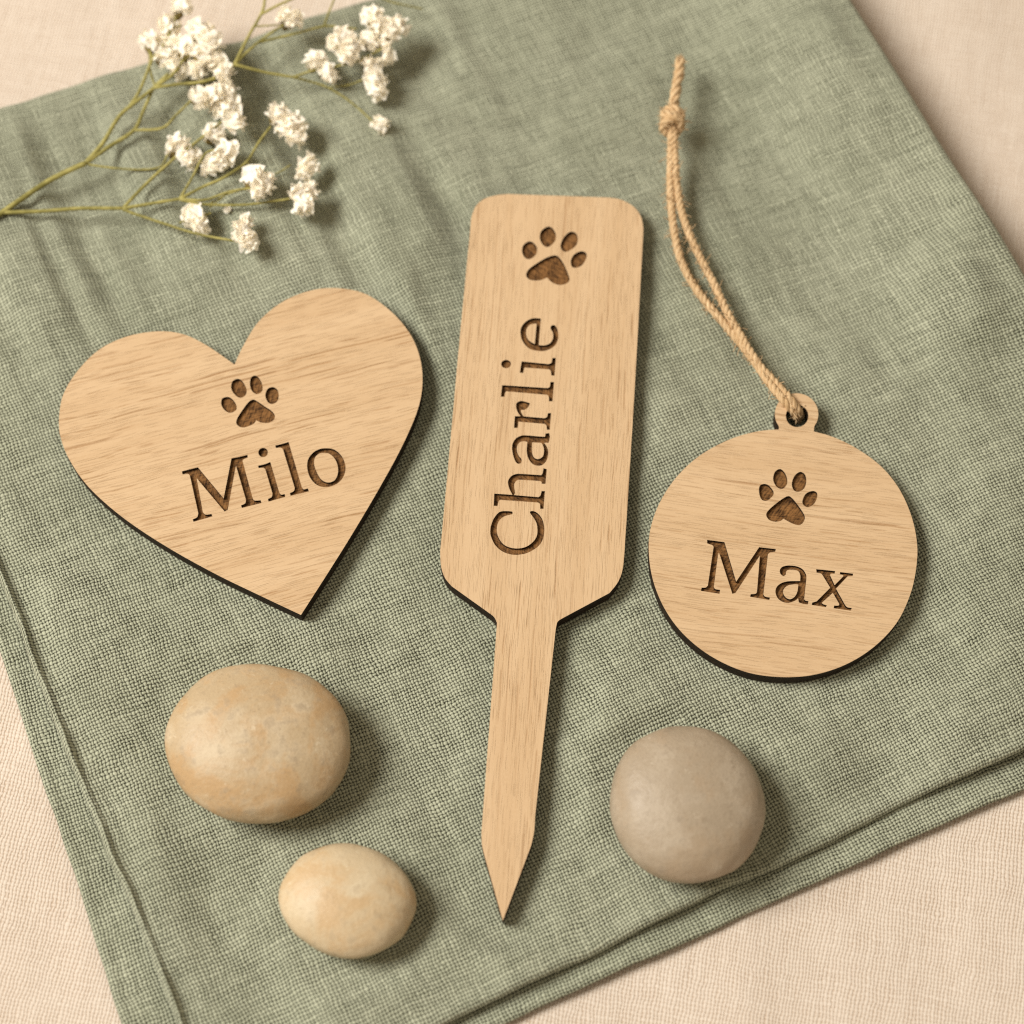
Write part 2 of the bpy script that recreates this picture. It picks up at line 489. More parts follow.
def build_napkin():
    root = empty("folded_napkin", P(512, 512, TABLE_Z))
    tag(root, "sage green linen napkin folded in layers lying on the cream cloth", "napkin")

    def e_top(S, T, W, H):
        eL = 5 * vnoise(T / 110, T * 0, 1) + 2.5 * vnoise(T / 35, T * 0, 2)
        eB = 5 * vnoise(S / 130, S * 0, 3) + 3 * vnoise(S / 45, S * 0, 4)
        eR = 15 * np.sin(np.pi * np.clip(T / H, 0, 1)) + 3 * vnoise(T / 120, T * 0, 5)
        eT = 6 * vnoise(S / 120, S * 0, 6) + 7 * np.exp(-((S - 330) / 90.0) ** 2)
        return eL, eT, eR, eB

    def lift(S, T, W, H):
        return 50.0 * sstep(S, W - 170, W) * (1 - sstep(T, 0.50 * H, 0.95 * H))

    def z_upper(S, T, W, H, b):
        x, y = b[..., 0], b[..., 1]          # px on the table, y up
        # flat where things rest on it
        rest = np.ones_like(x)
        for qx, qy, ra in ((240, 440, 185), (545, 300, 110), (535, 450, 110), (532, 560, 105), (525, 690, 60), (515, 800, 60), (505, 890, 50), (783, 555, 150),
                           (258, 748, 92), (347, 905, 70), (687, 808, 80)):
            q = P(qx, qy)
            d = np.hypot(x - q.x / PX, y - q.y / PX)
            rest = np.minimum(rest, sstep(d, ra * 0.85, ra * 1.35))
        # soft parallel creases in the upper left corner
        m1 = sstep(y, 60, 200) * (1 - sstep(x, -140, 90)) * (1 - 0.5 * sstep(y, 380, 480))
        z = m1 * (32.0 * vnoise(S / 40, T / 400, 11) + 9.0 * vnoise(S / 19, T / 200, 12))
        # swells everywhere
        z += 20.0 * vnoise((S + 0.15 * T) / 100, T / 300, 13) + 7.0 * vnoise(S / 50, T / 110, 14) + 14.0 * vnoise((S - 0.5 * T) / 150, (T + 0.5 * S) / 120, 31)
        z += 2.2 * vnoise(S / 24, T / 34, 32)
        # rumples in the right and lower part
        m2 = sstep(x, 100, 300) * sstep(y, 20, 180)
        z += m2 * (16.0 * vnoise((S + 0.3 * T) / 62, T / 240, 16) + 6.0 * vnoise(S / 27, T / 120, 17))
        m3 = 1 - sstep(y, -470, -300)
        z += m3 * 13.0 * vnoise(S / 55, T / 60, 18)
        z = z * (0.16 + 0.84 * rest)
        hi = 1.0 + 9.0 * rest
        z = z - 3.0 * (1 - rest)
        z = np.where(z > hi, hi + (z - hi) * 0.3, z)
        z = np.where(z > 0, z * (0.25 + 0.75 * rest), z)
        edge = sstep(np.minimum(np.minimum(S, W - S), np.minimum(T, H - T)), 4, 45)
        z = np.where(z < 0, z * (0.35 + 0.65 * edge), z * (0.5 + 0.5 * edge))
        z = np.maximum(z, -10.5)
        z += 0.9 * vnoise(S / 22, T / 30, 15)
        # puffed folds at the left and bottom, lifted right edge
        z += 9.0 * np.exp(-((S - 5.0) / 3.6) ** 2) * (0.8 + 0.7 * vnoise(T / 50, T * 0, 41)) + 1.6 * np.exp(-((H - T - 8) / 7.0) ** 2)
        z += lift(S, T, W, H)
        z += 4.0 * sstep(90 - T, 0, 90)
        z -= 1.8 * np.exp(-((S - 22) / 8.0) ** 2) * (0.6 + vnoise(T / 60, T * 0, 19))
        return z

    def e_low(S, T, W, H):
        return (5 * vnoise(T / 120, T * 0, 21) + 2 * vnoise(T / 30, T * 0, 22), S * 0, S * 0,
                4 * vnoise(S / 140, S * 0, 23) + 2 * vnoise(S / 40, S * 0, 24))

    def z_low(S, T, W, H, b):
        z = 2.2 * vnoise(S / 60, T / 60, 25) + 1.0 * vnoise(S / 20, T / 26, 26) - 0.8
        z = np.minimum(z, 0.5)
        return z + 1.5 * np.exp(-((S - 6) / 5.0) ** 2) + 1.2 * np.exp(-((H - T - 6) / 5.0) ** 2)

    napkin_layer("upper_fold", root, lift, [(-170, 165), (757, -120), (1227, 652.6), (219, 1130)], (6.0, 7, 7.5, 6.0), z_upper, e_top, 0.0, 0)
    napkin_layer("under_fold", root, None, [(-149, 200), (720, -70), (1215, 700), (168, 1176)], (3.2, 3, 3, 3.2), z_low, e_low, -12.0, 1)


build_napkin()

# ------------------------------------------------------------------ flat wooden pieces


def C(*pts):
    return [(p[0], p[1], 1) for p in pts]


def contour(org, pts, n=7):
    """pts in an enlarged view with origin/scale org; corner points have a third item."""
    ox, oy, s = org
    q = [(ox + p[0] / s, oy + p[1] / s) for p in pts]
    cor = [len(p) > 2 for p in pts]
    N = len(q)
    out = []
    for i in range(N):
        j = (i + 1) % N
        p1, p2 = np.array(q[i]), np.array(q[j])
        if cor[i] and cor[j]:
            out.append(tuple(p1)); continue
        p0 = p1 - (p2 - p1) * 0.5 if cor[i] else np.array(q[i - 1])
        p3 = p2 + (p2 - p1) * 0.5 if cor[j] else np.array(q[(j + 1) % N])
        if cor[i]: p0 = p1
        if cor[j]: p3 = p2
        for k in range(n):
            t = k / n
            out.append(tuple(0.5 * ((2 * p1) + (p2 - p0) * t + (2 * p0 - 5 * p1 + 4 * p2 - p3) * t * t + (3 * p1 - p0 - 3 * p2 + p3) * t ** 3)))
    return out


def ell(org, cx, cy, rx, ry, n=28):
    ox, oy, s = org
    return [(ox + (cx + rx * math.cos(2 * math.pi * k / n)) / s, oy + (cy + ry * math.sin(2 * math.pi * k / n)) / s) for k in range(n)]


def dedupe(c):
    o = [c[0]]
    for p in c[1:]:
        if math.hypot(p[0] - o[-1][0], p[1] - o[-1][1]) > 1e-4: o.append(p)
    if math.hypot(o[0][0] - o[-1][0], o[0][1] - o[-1][1]) < 1e-4: o.pop()
    return o


def inside(pt, polys):
    x, y = pt
    r = False
    for P_ in polys:
        A = P_; B = np.roll(P_, -1, axis=0)
        c = ((A[:, 1] > y) != (B[:, 1] > y))
        with np.errstate(divide="ignore", invalid="ignore"):
            xs = (B[:, 0] - A[:, 0]) * (y - A[:, 1]) / (B[:, 1] - A[:, 1]) + A[:, 0]
        if (np.sum(c & (x < xs)) % 2) == 1: r = not r
    return r


def fill(polys):
    """even-odd triangulation of world-plane polygons -> verts2d, tris (counter-clockwise)."""
    vs, es = [], []
    for p in polys:
        b = len(vs)
        vs += [Vector((q[0] / PX, q[1] / PX)) for q in p]
        es += [(b + k, b + (k + 1) % len(p)) for k in range(len(p))]
    res = geometry.delaunay_2d_cdt(vs, es, [], 0, 1e-6)
    V = np.array([(a[0], a[1]) for a in res[0]]) * PX
    np_polys = [np.array(p) for p in polys]
    T = []
    for f in res[2]:
        c = V[list(f)].mean(0)
        a, b, d = V[f[0]], V[f[1]], V[f[2]]
        ar = (b[0] - a[0]) * (d[1] - a[1]) - (b[1] - a[1]) * (d[0] - a[0])
        if abs(ar) < 1e-14: continue
        if inside(c, np_polys):
            T.append(tuple(f) if ar > 0 else (f[0], f[2], f[1]))
    return V, T


def area2(p):
    a = np.array(p); b = np.roll(a, -1, axis=0)
    return np.sum(a[:, 0] * b[:, 1] - b[:, 0] * a[:, 1])


THICK = 18.5
DEPTH = 4.0


def wooden_piece(name, label, cat, outer, through, marks, paws, grain_pt, seed, pore, wave):
    """outer: contour; through: holes all the way; marks: list of (label, contours); paws: pad + toes."""
    zt = THICK
    def w(c): return [tuple(P(x, y, zt)[:2]) for x, y in dedupe(c)]
    a, b = P(*grain_pt[0], zt), P(*grain_pt[1], zt)
    gd = (b - a).normalized()
    def uvf(V): return np.stack([(V[:, 0] * gd.x + V[:, 1] * gd.y) / PX, (-V[:, 0] * gd.y + V[:, 1] * gd.x) / PX], 1)
    OUT = w(outer); THR = [w(t) for t in through]
    MK = [(l, [w(c) for c in cs]) for l, cs in marks]
    PD = [w(p) for p in paws]
    cx = np.mean(np.array(OUT), axis=0)
    root = empty(name, (cx[0], cx[1], 0.0003))
    tag(root, label, cat)
    M_W = wood_material(name + "_veneer", seed, pore, wave)
    M_E = engraved_material(name + "_engraving", seed)
    verts, faces, mi = [], [], []

    def add(V3, F, m):
        bse = len(verts)
        verts.extend(V3)
        for f in F:
            faces.append([bse + i for i in f]); mi.append(m)
    # face with a small worn chamfer along the outer outline
    polys = [OUT] + THR + [c for _, cs in MK for c in cs] + PD
    V, T = fill(polys)
    add([(x, y, zt * PX) for x, y in V], T, 0)
    V2, T2 = fill([OUT] + THR)
    zb = 0.3
    add([(x, y, zb * PX) for x, y in V2], [(f[0], f[2], f[1]) for f in T2], 1)

    def wall(poly, z1, z0, outward):
        n = len(poly)
        ccw = area2(poly) > 0
        P3 = [(x, y, z1 * PX) for x, y in poly] + [(x, y, z0 * PX) for x, y in poly]
        F = []
        for k in range(n):
            k2 = (k + 1) % n
            f = (k, k + n, k2 + n, k2)
            F.append(f if (ccw == outward) else f[::-1])
        add(P3, F, 1)
    wall(OUT, zt, zb, True)
    for t in THR: wall(t, zt, zb, False)
    for _, cs in MK:
        for k, c in enumerate(cs): wall(c, zt, zt - DEPTH - 0.25, False)
    for c in PD: wall(c, zt, zt - DEPTH - 0.25, False)
    Vn = np.array(verts)
    mesh_obj("wooden_board", Vn, faces, [M_W, M_CHAR], root, mi, uvs=uvf(Vn))

    def floor(nm, cs, par, lab=None):
        V, T = fill(cs)
        V3 = np.array([(x, y, (zt - DEPTH) * PX) for x, y in V])
        o = mesh_obj(nm, V3, T, M_E, par, uvs=uvf(V3))
        if lab: o["label"] = lab
        return o
    for l, cs in MK:
        floor("engraved_letter", cs, root, "engraved brown letter " + l)
    pad = floor("paw_print", [PD[0]], root, "engraved brown paw print")
    for t in PD[1:]:
        floor("toe_pad", [t], pad)
    return root


# --- heart
oH = (40, 270, 2.56)
heart_outer = contour(oH, [(498, 242, 1), (520, 195), (560, 132), (620, 82), (688, 54), (755, 46), (830, 60), (895, 103), (945, 160), (972, 222), (979, 290), (966, 360),
                           (925, 455), (865, 565), (792, 688), (724, 796), (668, 883, 1), (560, 832), (445, 776), (320, 706), (210, 632), (125, 556), (75, 485), (52, 425), (49, 375),
                           (60, 318), (95, 260), (150, 205), (220, 171), (300, 157), (365, 164), (425, 192)], 9)
oA = (175, 440, 10.24); oB = (250, 430, 10.24)
mM = contour(oA, [(70, 322, 1), (150, 300), (235, 280, 1), (498, 598, 1), (578, 188, 1), (660, 172), (742, 152, 1), (746, 178, 1), (700, 200), (692, 215, 1), (795, 595, 1), (815, 620), (878, 617, 1), (886, 645, 1),
                  (685, 696, 1), (675, 670, 1), (718, 648), (726, 612, 1), (624, 262, 1), (540, 716, 1), (508, 732, 1), (222, 392, 1), (285, 738, 1), (312, 764), (374, 757, 1), (384, 782, 1), (190, 838, 1),
                  (181, 813, 1), (228, 788), (238, 748, 1), (152, 365, 1), (130, 345), (78, 353, 1)], 4)
mi_ = contour(oB, [(82, 366, 1), (150, 350), (208, 328, 1), (298, 635, 1), (318, 662), (355, 655, 1), (361, 685, 1), (190, 733, 1), (184, 705, 1), (222, 685), (230, 650, 1), (160, 412, 1), (140, 388), (88, 390, 1)], 4)
mi_dot = ell(oB, 134, 230, 49, 47)
ml_ = contour(oB, [(258, 158, 1), (330, 142), (395, 122, 1), (530, 585, 1), (550, 608), (592, 597, 1), (603, 628, 1), (415, 673, 1), (409, 645, 1), (450, 624), (457, 590, 1), (340, 205, 1), (320, 182), (265, 184, 1)], 4)
mo = contour(oB, [(790, 187), (870, 205), (940, 270), (977, 365), (965, 460), (905, 540), (800, 583), (700, 570), (625, 503), (588, 405), (592, 310), (640, 238), (710, 196)])
mo_in = contour(oB, [(745, 235), (810, 243), (868, 295), (898, 370), (898, 450), (865, 515), (800, 537), (735, 512), (687, 440), (657, 350), (665, 285), (700, 247)])
oI = (210, 365, 12.8)
paw_h = [contour(oI, p) for p in (
    [(550, 442), (600, 462), (700, 530), (790, 590), (830, 650), (810, 708), (740, 740), (655, 735), (592, 708, 1), (555, 755), (450, 797), (380, 790), (337, 745), (350, 680), (420, 570), (490, 478)],
    [(230, 410), (285, 437), (335, 510), (335, 575), (260, 612), (190, 580), (145, 510), (150, 440), (185, 415)],
    [(345, 178), (400, 195), (450, 265), (470, 340), (440, 400), (375, 418), (310, 370), (272, 300), (285, 215)],
    [(570, 135), (622, 162), (665, 240), (672, 320), (635, 362), (580, 368), (530, 320), (510, 240), (525, 165)],
    [(800, 283), (860, 315), (880, 390), (860, 465), (795, 500), (738, 470), (708, 390), (735, 310)])]
wooden_piece("heart_plaque", "wooden heart with black burnt edge engraved Milo under a paw print", "wooden tag", heart_outer, [],
             [("M", [mM]), ("i", [mi_, mi_dot]), ("l", [ml_]), ("o", [mo, mo_in])], paw_h, ((100, 480), (300, 428)), 1.0, 1.15, 1.0)

# --- stake
E1 = (0, 0, 1)
stake_outer = contour(E1, [(470.4, 228, 1), (471.5, 217), (476, 206), (484, 199), (496, 195.3), (508, 194, 1), (609, 197.5, 1), (622, 200), (634, 207), (641, 217), (643.4, 229, 1),
                           (634.0, 400), (624.2, 556, 1), (622.5, 570), (618, 582), (609.5, 593, 1), (562, 618.5, 1), (557.5, 622), (555.6, 630, 1),
                           (535.2, 815, 1), (534, 832), (531, 846, 1), (502.8, 920.8, 1), (484.8, 857, 1), (482, 845), (481.4, 833, 1), (497.0, 623, 1),
                           (494, 617), (487, 611.5, 1), (452, 586.5, 1), (445, 578), (441, 566), (440.2, 551, 1), (447, 478), (460, 335)], 6)
oE = (480, 480, 12.8); oN = (490, 440, 14.63); oF = (490, 390, 12.8); oG = (490, 310, 11.378); oP = (510, 215, 11.378)
cC = contour(oE, [(412, 404, 1), (330, 398), (250, 410), (185, 480), (145, 570), (131, 660), (150, 750), (200, 840), (280, 910), (380, 950), (480, 958), (600, 935), (720, 870), (790, 790), (820, 690), (820, 590),
                  (795, 500), (745, 432), (695, 402), (655, 398), (641, 420), (690, 490), (725, 560), (735, 640), (725, 720), (680, 790), (600, 850), (500, 875), (400, 868), (310, 830),
                  (250, 760), (218, 680), (218, 600), (240, 530), (290, 478), (350, 452), (405, 440), (418, 424)])
ch = contour(oN, [(62, 785, 1), (200, 793), (325, 803, 1), (320, 785), (290, 730), (265, 650), (268, 590), (310, 530), (380, 498), (450, 496), (600, 505), (750, 515, 1), (772, 480), (782, 413, 1), (831, 428, 1), (812, 641, 1), (757, 640, 1),
                  (752, 610), (730, 600, 1), (580, 590), (440, 582), (390, 594), (356, 645), (357, 710), (366, 770), (352, 806, 1), (710, 836, 1), (738, 810), (755, 747, 1), (804, 748, 1), (783, 1007, 1), (737, 1006, 1), (728, 935),
                  (700, 915, 1), (150, 876, 1), (128, 895), (110, 966, 1), (54, 963, 1)], 5)
ca = contour(oF, [(705, 600, 1), (712, 556, 1), (758, 552, 1), (768, 600, 1), (752, 676, 1), (692, 676, 1), (728, 730), (745, 800), (727, 895), (672, 958), (600, 968), (535, 938), (488, 868), (470, 780), (478, 664, 1),
                  (430, 656), (382, 670), (350, 712), (346, 780), (366, 840), (402, 885), (400, 928), (365, 945), (328, 918), (300, 850), (283, 760), (290, 685), (332, 620), (400, 585), (470, 581), (600, 592)])
ca_in = contour(oF, [(540, 670, 1), (655, 676, 1), (672, 700), (690, 760), (678, 845), (620, 884), (562, 862), (538, 790)])
cr = contour(oF, [(318, 335, 1), (392, 336, 1), (350, 275), (334, 210), (345, 163), (395, 141), (450, 150), (512, 170, 1), (490, 218), (450, 250), (398, 256, 1), (398, 285), (428, 338, 1), (700, 361, 1), (728, 345), (742, 296, 1), (781, 295, 1),
                  (765, 509, 1), (728, 508, 1), (722, 455), (700, 434, 1), (362, 405, 1), (355, 485, 1), (307, 485, 1)], 5)
cl = contour(oG, [(138, 855, 1), (655, 889, 1), (680, 872), (688, 819, 1), (729, 820, 1), (712, 1040, 1), (671, 1037, 1), (668, 985), (648, 965, 1), (185, 925, 1), (170, 945), (165, 987, 1), (124, 988, 1)], 5)
ci = contour(oG, [(360, 585, 1), (665, 616, 1), (700, 600), (710, 546, 1), (749, 545, 1), (735, 746, 1), (698, 745, 1), (692, 695), (668, 675, 1), (390, 655, 1), (378, 716, 1), (339, 713, 1)], 5)
ci_dot = ell(oG, 183, 615, 56, 47)
ce = contour(oG, [(579, 98, 1), (555, 399, 1), (620, 402), (680, 380), (714, 330), (716, 262), (690, 212), (698, 180), (735, 174), (765, 218), (778, 300), (760, 370), (712, 428), (625, 464), (540, 465), (450, 440),
                  (380, 370), (348, 280), (355, 200), (410, 130), (490, 94)])
ce_in = contour(oG, [(530, 155, 1), (510, 388, 1), (440, 345), (412, 280), (420, 210), (462, 165)])
paw_s = [contour(oP, p) for p in (
    [(520, 460), (580, 508), (632, 600), (667, 690), (677, 742), (640, 780), (560, 796), (480, 767), (420, 712, 1), (345, 742), (250, 742), (197, 715), (184, 670), (220, 612), (320, 540), (430, 480)],
    [(220, 300), (275, 325), (308, 385), (290, 455), (225, 502), (165, 480), (137, 410), (155, 340)],
    [(430, 133), (490, 160), (522, 230), (510, 300), (440, 362), (380, 345), (340, 270), (355, 185)],
    [(705, 190), (755, 215), (772, 285), (740, 360), (645, 418), (595, 400), (575, 345), (610, 260), (660, 205)],
    [(825, 412), (868, 440), (865, 500), (815, 575), (740, 602), (700, 580), (692, 520), (720, 460), (770, 425)])]
wooden_piece("plant_stake", "long wooden stake with pointed end engraved Charlie below a paw print", "wooden stake", stake_outer, [],
             [("C", [cC]), ("h", [ch]), ("a", [ca, ca_in]), ("r", [cr]), ("l", [cl]), ("i", [ci, ci_dot]), ("e", [ce, ce_in])], paw_s,
             ((545, 300), (527, 560)), 2.0, 0.75, 0.55)

# --- round tag with hanging loop
oR = (630, 380, 3.303)
ring = []
for k in range(0, 25):
    t = math.radians(133 + (407 - 133) * k / 24)
    ring.append((760 + (468 + 279 * math.cos(t)) / 12.8, 380 + (437 + 268 * math.sin(t)) / 12.8))
disc = contour(oR, [(607, 170, 1), (670, 188), (745, 224), (828, 284), (888, 358), (929, 448), (948, 540), (945, 622), (925, 710), (880, 803), (805, 882), (712, 940), (605, 974), (495, 981), (382, 964), (272, 915),
                    (182, 845), (120, 765), (80, 675), (63, 585), (66, 500), (95, 412), (150, 325), (230, 250), (330, 196), (420, 170), (492, 163, 1)], 8)
round_outer = ring[1:-1] + disc
hole = ell((760, 380, 12.8), 475, 460, 144, 143, 40)
oC = (695, 530, 11.378); oD = (770, 550, 11.378); oJ = (750, 460, 12.8)
xM = contour(oC, [(138, 112, 1), (335, 138, 1), (468, 588, 1), (730, 195, 1), (920, 217, 1), (913, 246, 1), (850, 258), (830, 278, 1), (778, 733, 1), (798, 758), (853, 770, 1), (845, 796, 1), (627, 759, 1), (634, 730, 1), (688, 726), (705, 703, 1),
                  (738, 292, 1), (462, 715, 1), (425, 726, 1), (275, 262, 1), (264, 268, 1), (214, 648, 1), (232, 672), (286, 681, 1), (278, 726, 1), (67, 692, 1), (75, 656, 1), (122, 654), (146, 632, 1), (212, 192, 1), (195, 173), (138, 152, 1)], 4)
xa = contour(oD, [(152, 296), (120, 272), (112, 230), (140, 192), (210, 176), (300, 185), (368, 217), (405, 268), (414, 320), (400, 450), (389, 560, 1), (404, 576), (438, 582, 1), (430, 619, 1), (380, 613), (328, 596, 1), (320, 548, 1),
                  (285, 577), (210, 601), (145, 590), (88, 548), (62, 480), (77, 420), (130, 377), (210, 356), (343, 353, 1), (344, 290), (322, 242), (268, 225), (205, 228), (182, 252), (178, 280)])
xa_in = contour(oD, [(160, 440), (210, 402), (280, 390), (322, 392, 1), (312, 470), (282, 530), (230, 560), (180, 540), (150, 490)])
xx = contour(oD, [(525, 218, 1), (741, 240, 1), (735, 269, 1), (694, 270), (684, 288, 1), (735, 400, 1), (832, 302, 1), (832, 285), (794, 276, 1), (798, 251, 1), (946, 270, 1), (940, 296, 1), (885, 298, 1), (751, 440, 1), (850, 618, 1), (878, 650),
                  (931, 660, 1), (918, 690, 1), (724, 663, 1), (730, 632, 1), (778, 632), (788, 614, 1), (715, 488, 1), (592, 598, 1), (600, 614), (647, 630, 1), (635, 651, 1), (474, 625, 1), (481, 598, 1), (530, 585, 1), (685, 430, 1), (597, 285, 1), (572, 262), (530, 258, 1)], 4)
paw_r = [contour(oJ, p) for p in (
    [(495, 462), (550, 500), (620, 588), (688, 690), (701, 752), (672, 810), (620, 833), (540, 812), (428, 752, 1), (385, 782), (310, 789), (240, 762), (207, 700), (240, 640), (330, 560), (430, 488)],
    [(200, 308), (252, 337), (302, 412), (280, 472), (210, 522), (150, 505), (118, 430), (118, 350), (145, 315)],
    [(375, 115), (430, 145), (470, 220), (475, 300), (440, 355), (390, 370), (330, 330), (297, 250), (315, 160)],
    [(655, 153), (705, 190), (720, 270), (695, 360), (620, 407), (560, 385), (535, 310), (560, 220), (610, 165)],
    [(810, 397), (856, 420), (858, 480), (820, 560), (745, 603), (690, 580), (670, 530), (700, 450), (750, 410)])]
wooden_piece("round_tag", "round wooden tag with hanging loop engraved Max under a paw print", "wooden tag", round_outer, [hole],
             [("M", [xM]), ("a", [xa, xa_in]), ("x", [xx])], paw_r, ((690, 560), (870, 583)), 3.0, 0.95, 0.9)

# ------------------------------------------------------------------ tubes


def spline(pts, n):
    """Catmull-Rom through 3-D points, n samples per span."""
    p = [np.array(q, float) for q in pts]
    p = [2 * p[0] - p[1]] + p + [2 * p[-1] - p[-2]]
    out = []
    for i in range(1, len(p) - 2):
        for k in range(n):
            t = k / n
            out.append(0.5 * ((2 * p[i]) + (p[i + 1] - p[i - 1]) * t + (2 * p[i - 1] - 5 * p[i] + 4 * p[i + 1] - p[i + 2]) * t * t
                              + (3 * p[i] - p[i - 1] - 3 * p[i + 1] + p[i + 2]) * t ** 3))
    out.append(p[-2])
    return np.array(out)


def resample(path, step):
    d = np.concatenate([[0], np.cumsum(np.linalg.norm(np.diff(path, axis=0), axis=1))])
    n = max(4, int(d[-1] / step))
    s = np.linspace(0, d[-1], n)
    return np.stack([np.interp(s, d, path[:, k]) for k in range(3)], 1), s


def frames(path):
    t = np.gradient(path, axis=0)
    t /= np.linalg.norm(t, axis=1)[:, None] + 1e-12
    n = np.zeros_like(t)
    a = np.array((0, 0, 1.0)) if abs(t[0][2]) < 0.9 else np.array((1.0, 0, 0))
    v = np.cross(t[0], a); v /= np.linalg.norm(v)
    for i in range(len(t)):
        v = v - t[i] * np.dot(v, t[i]); v /= np.linalg.norm(v) + 1e-12
        n[i] = v
    return t, n, np.cross(t, n)


class Tubes:
    def __init__(self): self.v, self.f, self.uv = [], [], []

    def add(self, path, rad, sides=8, u0=0.0, cap=True):
        t, n, b = frames(path)
        m = len(path)
        rad = np.broadcast_to(np.asarray(rad, float), (m,))
        base = len(self.v)
        s = np.concatenate([[0], np.cumsum(np.linalg.norm(np.diff(path, axis=0), axis=1))]) / PX + u0
        for i in range(m):
            for k in range(sides):
                a = 2 * math.pi * k / sides
                self.v.append(path[i] + (n[i] * math.cos(a) + b[i] * math.sin(a)) * rad[i])
                self.uv.append((s[i], 2 * abs(k / sides - 0.5)))
        for i in range(m - 1):
            for k in range(sides):
                k2 = (k + 1) % sides
                self.f.append((base + i * sides + k, base + i * sides + k2, base + (i + 1) * sides + k2, base + (i + 1) * sides + k))
        if cap:
            for i, sgn in ((0, -1), (m - 1, 1)):
                c = len(self.v)
                self.v.append(path[i] + t[i] * sgn * rad[i] * 0.6); self.uv.append((s[i], 0.5))
                for k in range(sides):
                    a, d = base + i * sides + k, base + i * sides + (k + 1) % sides
                    self.f.append((a, d, c) if sgn > 0 else (d, a, c))

    def build(self, name, mat, parent=None):
        return mesh_obj(name, self.v, self.f, mat, parent, uvs=self.uv, smooth=True)


def twisted(tb, path, ply_r, lay_r, pitch, plies=3, phase=0.0, fuzz=0):
    path, s = resample(path, 1.1 * PX)
    t, n, b = frames(path)
    for q in range(plies):
        ph = phase + 2 * math.pi * q / plies + 2 * math.pi * (s / PX) / pitch + 0.9 * np.array([mnoise.noise((si / PX * 0.02, phase * 5, 3.1)) for si in s])
        wob = np.array([mnoise.noise((si / PX * 0.06, q * 3.3, phase)) for si in s])
        pp = path + (n * np.cos(ph)[:, None] + b * np.sin(ph)[:, None]) * (lay_r * PX)
        rr = ply_r * PX * (1 + 0.16 * wob)
        tb.add(pp, rr, 9, u0=q * 500 + phase * 77)
    nf = int(fuzz * 0.16)
    for q in range(nf):          # loose outer fibres following the lay
        ph = random.uniform(0, 6.28) + 2 * math.pi * (s / PX) / (pitch * random.uniform(0.92, 1.10))
        k0 = random.randrange(0, max(1, len(path) - 60)); k1 = min(len(path), k0 + random.randrange(30, 140))
        rad = (lay_r * 0.55 + ply_r * 0.98) * PX * np.array([1 + 0.20 * mnoise.noise((si / PX * 0.05, q * 1.7, 8.8)) for si in s])
        pp = path + (n * np.cos(ph)[:, None] + b * np.sin(ph)[:, None]) * rad[:, None]
        if k1 - k0 > 8: tb.add(pp[k0:k1], 0.55 * PX, 5, u0=q * 91.0)
    for _ in range(fuzz):
        i = random.randrange(2, len(path) - 2)
        a = random.uniform(0, 2 * math.pi)
        d = (n[i] * math.cos(a) + b[i] * math.sin(a))
        r0 = (ply_r + lay_r) * 0.85 * PX
        L = random.choice((random.uniform(3, 6), random.uniform(4, 9), random.uniform(6, 14))) * PX
        st = path[i] + d * r0
        bend = t[i] * random.choice((-1, 1)) * random.uniform(0.8, 1.6)
        side = np.cross(t[i], d) * random.uniform(-0.6, 0.6)
        pts = [st + d * L * k * 0.85 * (1 - 0.25 * k) + (bend + side) * L * k * 0.34 for k in (0, 0.33, 0.66, 1.0)]
        tb.add(spline(pts, 3), np.linspace(0.62, 0.36, 10) * PX, 3, cap=False)


